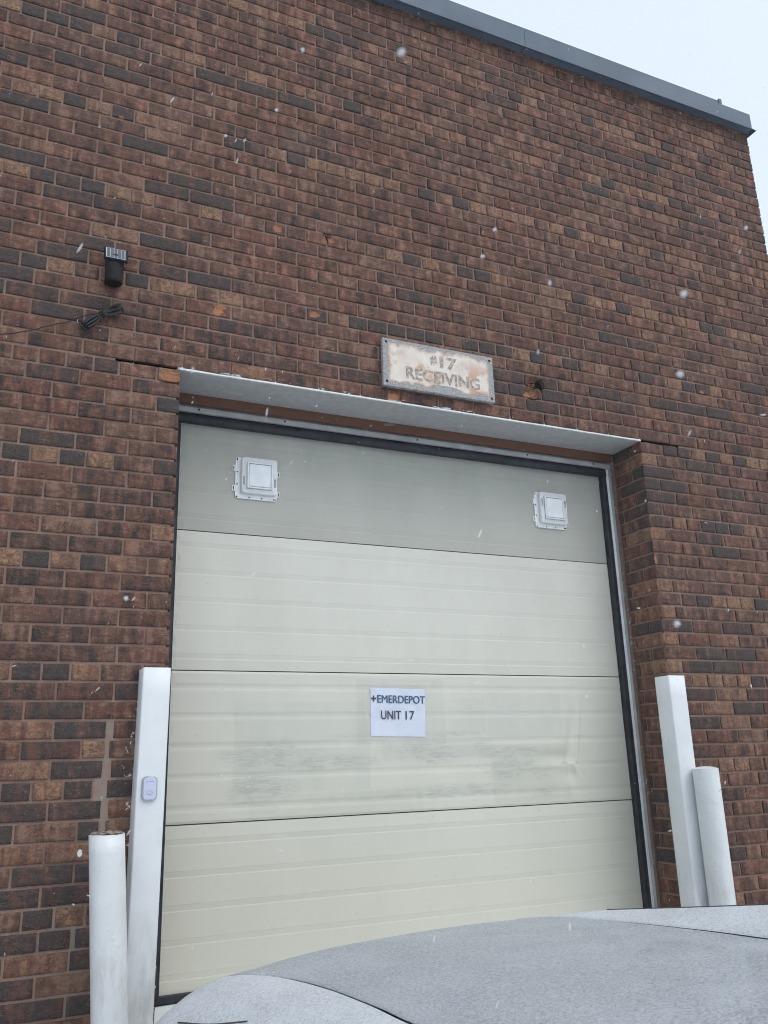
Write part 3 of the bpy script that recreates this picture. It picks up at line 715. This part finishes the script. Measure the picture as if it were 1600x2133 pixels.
# ------------------------------------------------------------------ doorbell
db = thing('doorbell', 'small white rounded wireless doorbell button stuck on the left square post', 'doorbell', (-.069, -.1005, 1.289))
def shell(L, name, mat, parent, cap=True): mb = MB(); mb.loops(L, True, cap, True); return mb.build(name, mat, parent, auto=True)
shell([rrect(.052, .082, .016, .0), rrect(.052, .082, .016, -.010), rrect(.049, .079, .015, -.0125)], 'body', BELLR, db)
shell([rrect(.043, .074, .013, -.0115), rrect(.043, .074, .013, -.0145), rrect(.040, .071, .012, -.0158)], 'button_face', BELLW, db)
mk = MB(); mk.disc((-.010, -.0161, .0235), .0028); mk.box(-.005, .012, -.0162, -.0160, .0222, .0246)
mk.tube([(.009*math.cos(a)+.0, -.0160, -.016+.011*math.sin(a)) for a in [math.pi*i/10 for i in range(11)]], .0007, 6); mk.tube([(-.011, -.016, -.018), (.011, -.016, -.018)], .0007, 6); mk.disc((0, -.0161, -.0215), .0022)
mk.build('printed_mark', BELLG, db, split=True)

# ------------------------------------------------------------------ vents on the door
def vent(x, z, label, rot, up):
    v_ = thing('vent_hood', label, 'vent', (x, .300, z), 'white square plastic vents on the door')
    L = [rrect(.194, .194, .012, 0, rot=rot), rrect(.194, .194, .012, -.004, rot=rot), rrect(.192, .192, .012, -.005, rot=rot)]
    pl = shell(L, 'base_plate', PVC, v_)
    hl = MB()
    for i in range(4):
        for a, b_ in ((-.089, -.089+.058*i), (-.089+.057*i, -.089), (.089, -.089)): hl.disc((a, -.0056, b_), .0034, 10)
    for a, b_ in ((-.089, .089),): hl.disc((a, -.0056, b_), .0034, 10)
    tb = MB()
    for sx in (-1, 1):
        for zz in (.045, -.05):
            tb.loops([rrect(.018, .026, .004, 0, sx*.101, zz-.012*(sx > 0)), rrect(.018, .026, .004, -.004, sx*.101, zz-.012*(sx > 0))], False, True, False)
            hl.loops([rrect(.0045, .017, .002, -.0043, sx*.1045, zz-.012*(sx > 0)), rrect(.0045, .017, .002, -.0046, sx*.1045, zz-.012*(sx > 0))], False, True, False)
    tb.build('mounting_tab', PVC, v_, auto=True, split=True); hl.build('screw_hole', SCREW, v_, split=True)
    cx, cz = .0095, .0095
    R = lambda w, h, r, y: rrect(w, h, r, y, cx, cz, rot=rot)
    shell([R(.165, .169, .012, -.004), R(.165, .169, .012, -.026), R(.160, .164, .011, -.030), R(.118, .124, .004, -.026), R(.118, .124, .004, -.034), R(.114, .120, .003, -.036), R(.106, .112, .002, -.036), R(.106, .112, .002, -.010)], 'raised_frame', PVC, v_)
    shell([R(.100, .104, .002, -.0245), R(.100, .104, .002, -.033), R(.095, .099, .002, -.035)], 'cover', PVCG, v_)
    shell([R(.1075, .1135, .002, -.0255), R(.1075, .1135, .002, -.0262)], 'cover_gap_shade', simple_grey, v_)  # grey ring added to paint the shade in the gap round the cover
    shell([R(.1200, .1260, .004, -.0268), R(.1200, .1260, .004, -.0308)], 'frame_groove_shade', simple_grey, v_)  # grey ring painting a shaded recess line round the inner frame
    cl = MB()
    for sx in (-1, 1):
        cl.box(cx+sx*.0735-.005, cx+sx*.0735+.005, -.0295, -.0262, cz-.028*up-.02, cz-.028*up+.02, .001)
    cl.build('side_clip', simple_grey, v_, split=True)
simple_grey = simple('vent_clip_shadow_grey', (.34, .35, .37), .5)
vent(.414, 2.600, 'white square plastic vent at the upper left of the cream door', 0, 1)
vent(2.012, 2.601, 'white square plastic vent at the upper right of the cream door', -.01, -1)

# ------------------------------------------------------------------ lettering helper
def text_mesh(txt, size, w, mat, name, parent, loc, bold=0, ext=.0003, rot=0, sx=None, tilt=0, dup=0):
    cu = bpy.data.curves.new('t', 'FONT'); cu.body = txt; cu.size = 1; cu.extrude = 0; cu.offset = bold; cu.align_x = 'LEFT'
    to = bpy.data.objects.new('t', cu); COL.objects.link(to); bpy.context.view_layer.update()
    me = bpy.data.meshes.new_from_object(to.evaluated_get(bpy.context.evaluated_depsgraph_get()))
    bpy.data.objects.remove(to)
    X = [v.co.x for v in me.vertices]; Y = [v.co.y for v in me.vertices]
    x0, x1, y0, y1 = min(X), max(X), min(Y), max(Y)
    for v in me.vertices:
        a = (v.co.x-x0)/(x1-x0)*w; b_ = (v.co.y-y0)/(y1-y0)*size
        v.co = (a, 0, b_ + tilt*a)
    if dup:      # heavier strokes: the same print twice, a hair apart
        vs_ = [v.co.copy() for v in me.vertices]; fs_ = [list(p_.vertices) for p_ in me.polygons]; n_ = len(vs_)
        me = bpy.data.meshes.new(name); me.from_pydata(vs_ + [v + Vector((dup, -.0002, dup*.4)) for v in vs_], [], fs_ + [[i+n_ for i in f] for f in fs_])
    me.materials.clear(); me.materials.append(mat)
    o_ = bpy.data.objects.new(name, me); link(o_, parent); o_.location = loc
    return o_

# ------------------------------------------------------------------ unit sign above the door
sg = thing('unit_sign', 'weathered board reading #17 RECEIVING screwed to the brick above the door', 'sign', (1.2125, -.028, 3.131))
bd = MB(); bd.box(-.297, .297, 0, .022, -.1205, .1205, .002); bd.build('sign_board', SIGN, sg)
def m_worn():
    t = NT('worn_grey_lettering', .85); o_ = t.pos()
    n = t.noise(o_, 95, 5, .6, .4); t.color(t.mix(t.step(n, .4, .62), (.27, .235, .205), (.54, .47, .40)))
    t.l(t.step(t.noise(o_, 60, 4, .6), .25, .38, .35, 1), t.b.inputs['Alpha']); return t.m
WORN = m_worn()
text_mesh('#', .050, .037, WORN, 'lettering', sg, (-.052, -.0006, .022), .045)
text_mesh('17', .062, .092, WORN, 'lettering', sg, (.0, -.0006, .012), .035, dup=.0022)
text_mesh('RECEIVING', .062, .395, WORN, 'lettering', sg, (-.182, -.0006, -.070), .022, dup=.0022)
sw = MB()
for x, z in ((-.279, .102), (.279, .100), (-.279, -.098), (.279, -.101)):
    sw.cyl((x, 0, z), .0065, -.004, 12, 'y', r2=.004)
sw.build('screw', SCREW, sg, split=True)

# ------------------------------------------------------------------ paper notice on the door
pn = thing('paper_notice', 'white paper sheet reading EMERDEPOT UNIT 17 taped to the middle of the cream door', 'notice', (1.087, .2975, 1.568))
pp = MB()
def sheet(w, h, y, amp, rot=-.022):
    def fn(u, v):
        x, z = (u-.5)*w, (v-.5)*h; X = x*math.cos(rot)-z*math.sin(rot); Z = x*math.sin(rot)+z*math.cos(rot)
        q = noise.noise(Vector((x*16, z*16, 3)))*amp + amp*.7*abs(noise.noise(Vector((x*9+z*14, z*5, 8))))
        return (X, y - .0006 - q*(1 if abs(u-.5) < .49 and abs(v-.5) < .49 else .3), Z)
    return fn
pp.grid(sheet(.272, .212, 0, .0012), 40, 32); pp.build('paper_sheet', PAPER, pn)
tpm = MB(); tpm.grid(sheet(.335, .275, -.0022, .0012, -.01), 30, 24); tpm.build('clear_tape', TAPE, pn)
text_mesh('EMERDEPOT', .034, .238, INKB, 'lettering', pn, (-.103, -.0042, .042), 0, tilt=-.022, dup=.0016)
text_mesh('+', .026, .024, INKD, 'printed_cross', pn, (-.1325, -.0042, .048), .03)
text_mesh('UNIT', .038, .098, INKD, 'lettering', pn, (-.086, -.0042, -.030), 0, tilt=-.022, dup=.0008)
text_mesh('17', .038, .044, INKD, 'lettering', pn, (.035, -.0042, -.0326), 0, tilt=-.022, dup=.0008)

# ------------------------------------------------------------------ solar lamp
sl = thing('solar_lamp', 'small black solar lamp with a tilted cell panel on the brick, upper left', 'lamp', (-.293, -.012, 3.315))
bdm = MB(); L = []
for k in range(9):
    z = -.060 + .118*k/8; r = .034 + .003*k/8
    L.append([(r*1.02*math.cos(a)-.0, -.034+r*.8*math.sin(a), z) for a in [2*math.pi*i/24 for i in range(24)]])
bdm.loops(L); bdm.build('lamp_body', BLACKP, sl)
PM = Matrix.Translation((.002, -.052, .062)) @ Matrix.Rotation(math.radians(70), 4, 'X')
pb = MB(); pb.box(-.047, .047, -.036, .036, -.008, .006, .003, mat=PM); pan = pb.build('panel_housing', BLACKP, sl)
c1 = MB(); c1.box(-.040, .036, -.030, .030, .0062, .0068, mat=PM); c1.build('cell_backing', CELLW, sl)
c2 = MB()
for i in range(5):
    for j in range(4): c2.box(-.0360+.0142*i, -.0360+.0142*i+.0120, -.0275+.0142*j, -.0275+.0142*j+.0131, .0069, .0073, mat=PM)
c2.build('solar_cell', CELL, sl, split=True)
bk = MB(); bk.box(-.030, .030, -.030, .010, -.050, .082, .003); bk.box(-.016, .016, -.016, .009, .08, .096, .002); bk.build('wall_bracket', BLACKP, sl)

# ------------------------------------------------------------------ tied cable
cb = thing('cable_bundle', 'tied bundle of black cable on the brick just below the solar lamp', 'cable', (-.327, -.02, 3.118))
cm = MB()
rr = random.Random(3)
for i in range(9):
    s_ = (i-4)/4
    a = Vector((-.062, -.008+.012*math.sin(i*2.1), -.066)) + Vector((.012*s_, 0, -.009*s_)); m_ = Vector((0, -.004*(i % 3), 0)) + Vector((.003*s_, 0, -.005*s_)); b_ = Vector((.074, -.006-.012*math.cos(i*1.7), .040)) + Vector((.004*s_, 0, -.017*s_))
    pts = []
    for k in range(13):
        t = k/12
        q = a*(1-t)**2 + m_*2*t*(1-t)*1.0 + b_*t*t if False else (a.lerp(m_, min(1, t*2)) if t < .5 else m_.lerp(b_, (t-.5)*2))
        bow = math.sin(math.pi*((t*2) % 1 if t < 1 else 1))*.006*s_
        pts.append(q + Vector((.5*bow, 0, -bow)))
    cm.tube(pts, .0042, 8)
for e, dd in ((Vector((-.064, -.008, -.068)), Vector((-.4, 0, -.6))), (Vector((.076, -.006, .036)), Vector((.8, 0, .2)))):
    for i in range(4):
        s_ = (i-1.5)/1.5; n_ = Vector((-dd.z, 0, dd.x)).normalized()
        cm.tube([e + n_*(.009*s_) + n_*.008*math.cos(a) + dd.normalized()*.008*math.sin(a) + Vector((0, .003*i-.004, 0)) for a in [math.pi*k/8 for k in range(9)]], .004, 8)
cm.build('cable_loops', CABLE, cb)
tm = MB()
for dx in (-.004, .004): tm.tube([Vector((dx, -.004, 0)) + Vector((.010*math.cos(a)*.55, .016*math.sin(a), -.010*math.cos(a))) for a in [2*math.pi*k/16 for k in range(17)]], .0022, 6)
tm.build('cable_tie', BLACKP, cb, split=True)
ldp = [(-1.3, 2.93), (-1.0, 2.925), (-.85, 2.94), (-.76, 2.951), (-.689, 2.963), (-.640, 2.977), (-.590, 2.997), (-.560, 3.008), (-.539, 3.021), (-.510, 3.034), (-.488, 3.048), (-.460, 3.058), (-.436, 3.073), (-.410, 3.091), (-.375, 3.109), (-.339, 3.120)]
lm = MB(); lm.tube([(x+.327, -.002-.003*math.sin(i), z-3.118) for i, (x, z) in enumerate(ldp)], .0024, 8); lm.build('lead', CABLE, cb)

# ------------------------------------------------------------------ parked car, backed up to the door, seen over its roof
GZ = -.60
CO = Vector((.66, -.68, GZ)); AX = Vector((.243, -.97, 0)).normalized()
car = thing('parked_car', 'silver car with a frosted grey roof, backed up close to the loading door', 'car', CO)
car.rotation_euler = (0, 0, math.atan2(AX.y, AX.x))
DL = [-0.101, -0.0961, -0.0848, -0.0677, -0.0476, -0.0298, -0.0196, -0.0186, -0.0222, -0.0215, -0.0177, -0.0143, -0.0124, -0.0112, -0.0101, -0.0099, -0.0106, -0.0112, -0.0117, -0.0121, -0.0125, -0.013, -0.0137, -0.0148, -0.016, -0.0173, -0.0189, -0.0207, -0.0225, -0.0243, -0.0232, -0.0176, -0.0106, -0.0034, 0.0054, 0.0116, 0.0129, 0.0109, 0.0084]
def lerp(T, x):
    if x <= T[0][0]: return T[0][1]
    for (a, p), (b, q) in zip(T, T[1:]):
        if x <= b: t = (x-a)/(b-a); return p+(q-p)*t
    return T[-1][1]
DT = [(-.95+.05*i, d) for i, d in enumerate(DL)]
def zs(u, v):
    v2 = min(v, 1.3)
    z = .85 + (.04*v2 if v > 0 else .04*v - 1.1*v*v) - (.07*(v-1.3)**2 if v > 1.3 else 0)
    au = abs(u); c = lambda x: min(max(x, 0), 1)
    z -= .02*(u/.9)**2 + c(au-.74)**2*3.2 + c(au-.55)*c(.15-v)**2*1.5
    z += .11*c((u-.55)/.3)*(min(v, .95)-.3)
    return z + lerp(DT, u) - GZ
NEAR = [(-.36, -.50), (-.20, -.585), (-.12, -.605), (-.024, -.60), (.032, -.563), (.118, -.541), (.233, -.541), (.351, -.552), (.487, -.579), (.604, -.604), (.72, -.633), (1.0, -.66), (2.5, -.66)]
FAR = [(-.36, .50), (-.20, .60), (-.05, .645), (.076, .642), (.244, .618), (.386, .609), (.565, .593), (.705, .581), (.838, .566), (1.1, .575), (2.5, .60)]
def smooth_l(T):
    n = 240; T2 = [(-.36+i*2.8/n, lerp(T, -.36+i*2.8/n)) for i in range(n+1)]
    for _ in range(14): T2 = [T2[0]] + [(T2[i][0], (T2[i-1][1]+2*T2[i][1]+T2[i+1][1])/4) for i in range(1, n)] + [T2[-1]]
    return T2
NEAR, FAR = smooth_l(NEAR), smooth_l(FAR)
V0, V1, G = -.34, 2.36, .0045
vv = lambda t: V0 + (V1-V0)*t
roll = lambda e: -.006*math.exp(-e/.006)
h = MB()
def hf(s, t):
    v = vv(t); a, b = lerp(NEAR, v)+G, lerp(FAR, v)-G
    u = a+(b-a)*(.5-.5*math.cos(math.pi*s)); return (v, u, zs(u, v) + roll(min(u-a, b-u)))
h.grid(hf, 90, 240, flip=True); h.build('roof_panel', HOOD, car)
def shr(v): return 1 if v > 0 else math.sqrt(max(.05, 1-(v/.62)**2*.9))
def rail(sgn):
    f = MB()
    def ff(s, t):
        v = vv(t); a = (lerp(NEAR, v)-G) if sgn < 0 else (lerp(FAR, v)+G); b = .83*sgn*shr(v)
        if s < .9: u = a+(b-a)*s/.9; return (v, u, zs(u, v) + roll(abs(u-a)))
        q = (s-.9)/.1; return (v, b+sgn*.008*math.sin(q*1.57), zs(b, v)-.035*q)
    f.grid(ff, 70, 240, flip=(sgn > 0)); return f.build('roof_side_rail', FENDER, car)
rail(-1); rail(1)
ug = MB(); ug.grid(lambda s, t: (vv(t), (-.78+1.56*s)*shr(vv(t)), zs((-.78+1.56*s)*shr(vv(t)), vv(t))-.020), 30, 90); ug.build('roof_ditch_seal', GAP, car)
RT = [(.14, .758), (.18, .765), (.5, .78), (.75, .79), (2.3, .80)]
tr = MB(); tr.tube([(v, lerp(RT, v), zs(lerp(RT, v), v)+.0006) for v in [.14+2.1*i/60 for i in range(61)]], .0026, 6); tr.build('rail_trim', GAP, car)
nt_ = MB(); nt_.tube([(v, u, zs(u, v)+.0002) for v, u in [(.03+.27*i/20, -.802+.040*i/20-.010*math.sin(math.pi*i/20)) for i in range(21)]], .0022, 6); nt_.build('window_seal', GAP, car)
def arch(v):
    zb = .24
    for wv in (.42, 3.02):
        d = .36**2-(v-wv)**2
        if d > 0: zb = max(zb, .32+math.sqrt(d))
    return zb
for sgn in (-1, 1):
    sb = MB()
    def sf_(s, t, sgn=sgn):
        v = vv(t); b = .83*shr(v); z0 = zs(sgn*b, v)-.035; k = shr(v); zb = arch(v)
        P = [(b+.008, z0), (.885*k, .97), (.905*k, .90), (.92*k, .72), (.92*k, .50), (.90*k, .24)]
        x = s*5; i = min(int(x), 4); q = x-i; u, z = P[i][0]+(P[i+1][0]-P[i][0])*q, P[i][1]+(P[i+1][1]-P[i][1])*q
        return (v, sgn*u, max(z, zb))
    sb.grid(sf_, 30, 200, flip=(sgn > 0)); sb.build('side_body', CARB, car)
    for va, vb in ((-.02, .50), (.58, 1.34), (1.42, 2.26)):
        gw = MB()
        def gf(s, t, va=va, vb=vb, sgn=sgn):
            v = va+(vb-va)*t; b = .83*shr(v)+.012; z0 = zs(sgn*(b-.012), v)-.06; return (v, sgn*(b+(.888-b)*s), z0+(1.0-z0)*s)
        gw.grid(gf, 8, 20, flip=(sgn > 0)); gw.build('side_window', GLASS, car)
    fw = MB()
    def fwf(s, t, sgn=sgn):
        v = V1+(4.0-V1)*t; zt = .98-.16*t; k = math.sqrt(max(.1, 1-max(0, t-.6)**2*2.4)); zb = arch(v)
        P = [(.80*k, zt), (.89*k, zt-.07), (.92*k, .60), (.90*k, .24)]; x = s*3; i = min(int(x), 2); q = x-i
        return (v, sgn*(P[i][0]+(P[i+1][0]-P[i][0])*q), max(P[i][1]+(P[i+1][1]-P[i][1])*q, zb))
    fw.grid(fwf, 18, 60, flip=(sgn > 0)); fw.build('front_wing', CARB, car)
    tl_ = MB(); tl_.box(-.395, -.33, min(sgn*.60, sgn*.74), max(sgn*.60, sgn*.74), .78, 1.02, .02); tl_.build('tail_lamp', REDL, car)
    hl_ = MB(); hl_.box(3.88, 4.02, min(sgn*.48, sgn*.74), max(sgn*.48, sgn*.74), .62, .74, .02); hl_.build('headlamp', LAMPM, car)
    mi = MB(); mi.box(2.30, 2.42, min(sgn*.90, sgn*1.05), max(sgn*.90, sgn*1.05), .98, 1.10, .025); mi.build('wing_mirror', CARB, car)
    for v_ in (.70, 1.55):
        dh = MB(); dh.box(v_, v_+.16, min(sgn*.92, sgn*.945), max(sgn*.92, sgn*.945), .83, .85, .004); dh.build('door_handle', CARB, car)
    for v_ in (.42, 3.02):
        wh = bpy.data.objects.new('wheel', None); link(wh, car); wh.location = (v_, sgn*.80, .325)
        ty = MB(); ty.loops([[(r*math.cos(a), y*sgn, r*math.sin(a)) for a in [2*math.pi*i/40 for i in range(40)]] for r, y in ((.20, -.10), (.30, -.10), (.325, -.07), (.325, .07), (.30, .10), (.20, .10))], True, False); ty.build('tyre', TYRE, wh, auto=True)
        ri = MB(); ri.cyl((0, .075*sgn, 0), .205, .012*sgn, 36, 'y')
        for i in range(5): ri.box(-.022, .022, min(.085*sgn, .10*sgn), max(.085*sgn, .10*sgn), .03, .20, .004, mat=Matrix.Rotation(2*math.pi*i/5, 4, 'Y'))
        ri.cyl((0, .085*sgn, 0), .04, .02*sgn, 20, 'y'); ri.build('rim', RIM, wh, auto=True)
def sheet2(name, mat, A, Bp, n=24, bow=0):      # A, Bp: (v, half width, z) lines joined across the car
    f = MB(); f.grid(lambda s, t: (A[0]+(Bp[0]-A[0])*t+bow*(1-(2*s-1)**2), (2*s-1)*(A[1]+(Bp[1]-A[1])*t), A[2]+(Bp[2]-A[2])*t), n, 12); return f.build(name, mat, car)
tg = MB(); tg.grid(lambda s, t: (V0-.012-.06*math.sin(t*1.5)*(1-.6*(2*s-1)**2), (2*s-1)*(.69+.07*t), (zs((2*s-1)*.69, V0)-.004)*(1-t)+.50*t), 30, 16); tg.build('tailgate', CARB, car)
rw = MB(); rw.grid(lambda s, t: (V0-.020-.06*math.sin((.08+.42*t)*1.5)*(1-.6*((2*s-1)*.85)**2), (2*s-1)*.60, 1.20-.22*t), 20, 8); rw.build('rear_window', GLASS, car)
rb = MB(); rb.box(-.43, -.28, -.80, .80, .28, .54, .05); rb.build('rear_bumper', CARB, car)
sheet2('windscreen', GLASS, (V1, .66, zs(0, V1)-.004), (3.0, .78, 1.0)); sheet2('bonnet', HOOD, (3.0, .80, .985), (3.98, .74, .80))
fb = MB(); fb.box(3.92, 4.10, -.74, .74, .26, .60, .06); fb.build('front_bumper', CARB, car)
gr_ = MB(); gr_.box(3.97, 4.03, -.40, .40, .60, .76, .02); gr_.build('grille', GAP, car)
fp = MB(); fp.box(-.30, 3.9, -.78, .78, .26, .50); fp.box(-.30, 3.9, -.60, .60, .501, .90); fp.build('cabin_floor', GAP, car)

# ------------------------------------------------------------------ falling snow
sf = MB(); rs = random.Random(11)
def flake(c, r, st):
    ax = Vector((.42+rs.gauss(0, .25), rs.gauss(0, .3), .9)).normalized() if rs.random() < .8 else Vector((rs.gauss(0, 1), rs.gauss(0, 1), rs.gauss(0, 1))).normalized()
    u = ax.orthogonal().normalized(); w_ = ax.cross(u); V = []
    n = 6
    for k in range(2):
        for i in range(n):
            a = 2*math.pi*(i+.5*k)/n; q = r*(.6+.7*rs.random())
            V.append(c + u*math.cos(a)*q + w_*math.sin(a)*q + ax*st*r*(k-.5)*.8)
    V += [c - ax*r*st, c + ax*r*st]; F = []
    for i in range(n):
        j = (i+1) % n
        F += [(i, j, n+i), (j, n+j, n+i), (12, j, i), (13, n+i, n+j)]
    sf.add(V, F)
camP = Vector((-.617, -3.305, 1.35)); cnt = 0
while cnt < 7000:
    c = Vector((rs.uniform(-3.2, 5), rs.uniform(-4.4, -.04), rs.uniform(-.5, 5.6)))
    if (c-camP).length < .45: continue
    flake(c, rs.choice((.0006, .0007, .0008, .0011))*rs.uniform(.8, 1.2), rs.choice((1.4, 3.5, 5.0, 6.5))); cnt += 1
for d, px, py in ((.50, .0195, -.534), (.55, .348, -.253), (.6, .343, -.160), (.6, .340, .130), (.9, -.095, -.537), (1.1, -.125, -.467), (.9, .128, -.328), (.95, .114, -.297), (1.3, -.184, -.437), (.8, -.30, .1), (1.0, .42, -.33)):
    flake(camP + (FW + RX*px + DN*py)*d, .0021, 1.2)
o = sf.build('falling_snow', FLAKE); o['kind'] = 'stuff'

# ------------------------------------------------------------------ snow-filled air
hz = MB(); hz.box(-303, 303, -303, 303, -1.3, 12); hv = bpy.data.materials.new('snow_haze'); hv.use_nodes = True
hv.node_tree.nodes.remove(hv.node_tree.nodes['Principled BSDF'])
pv = hv.node_tree.nodes.new('ShaderNodeVolumePrincipled'); pv.inputs['Color'].default_value = (.93, .95, .97, 1); pv.inputs['Density'].default_value = .004
hv.node_tree.links.new(pv.outputs[0], hv.node_tree.nodes['Material Output'].inputs['Volume'])
o = hz.build('haze', hv); o['kind'] = 'stuff'
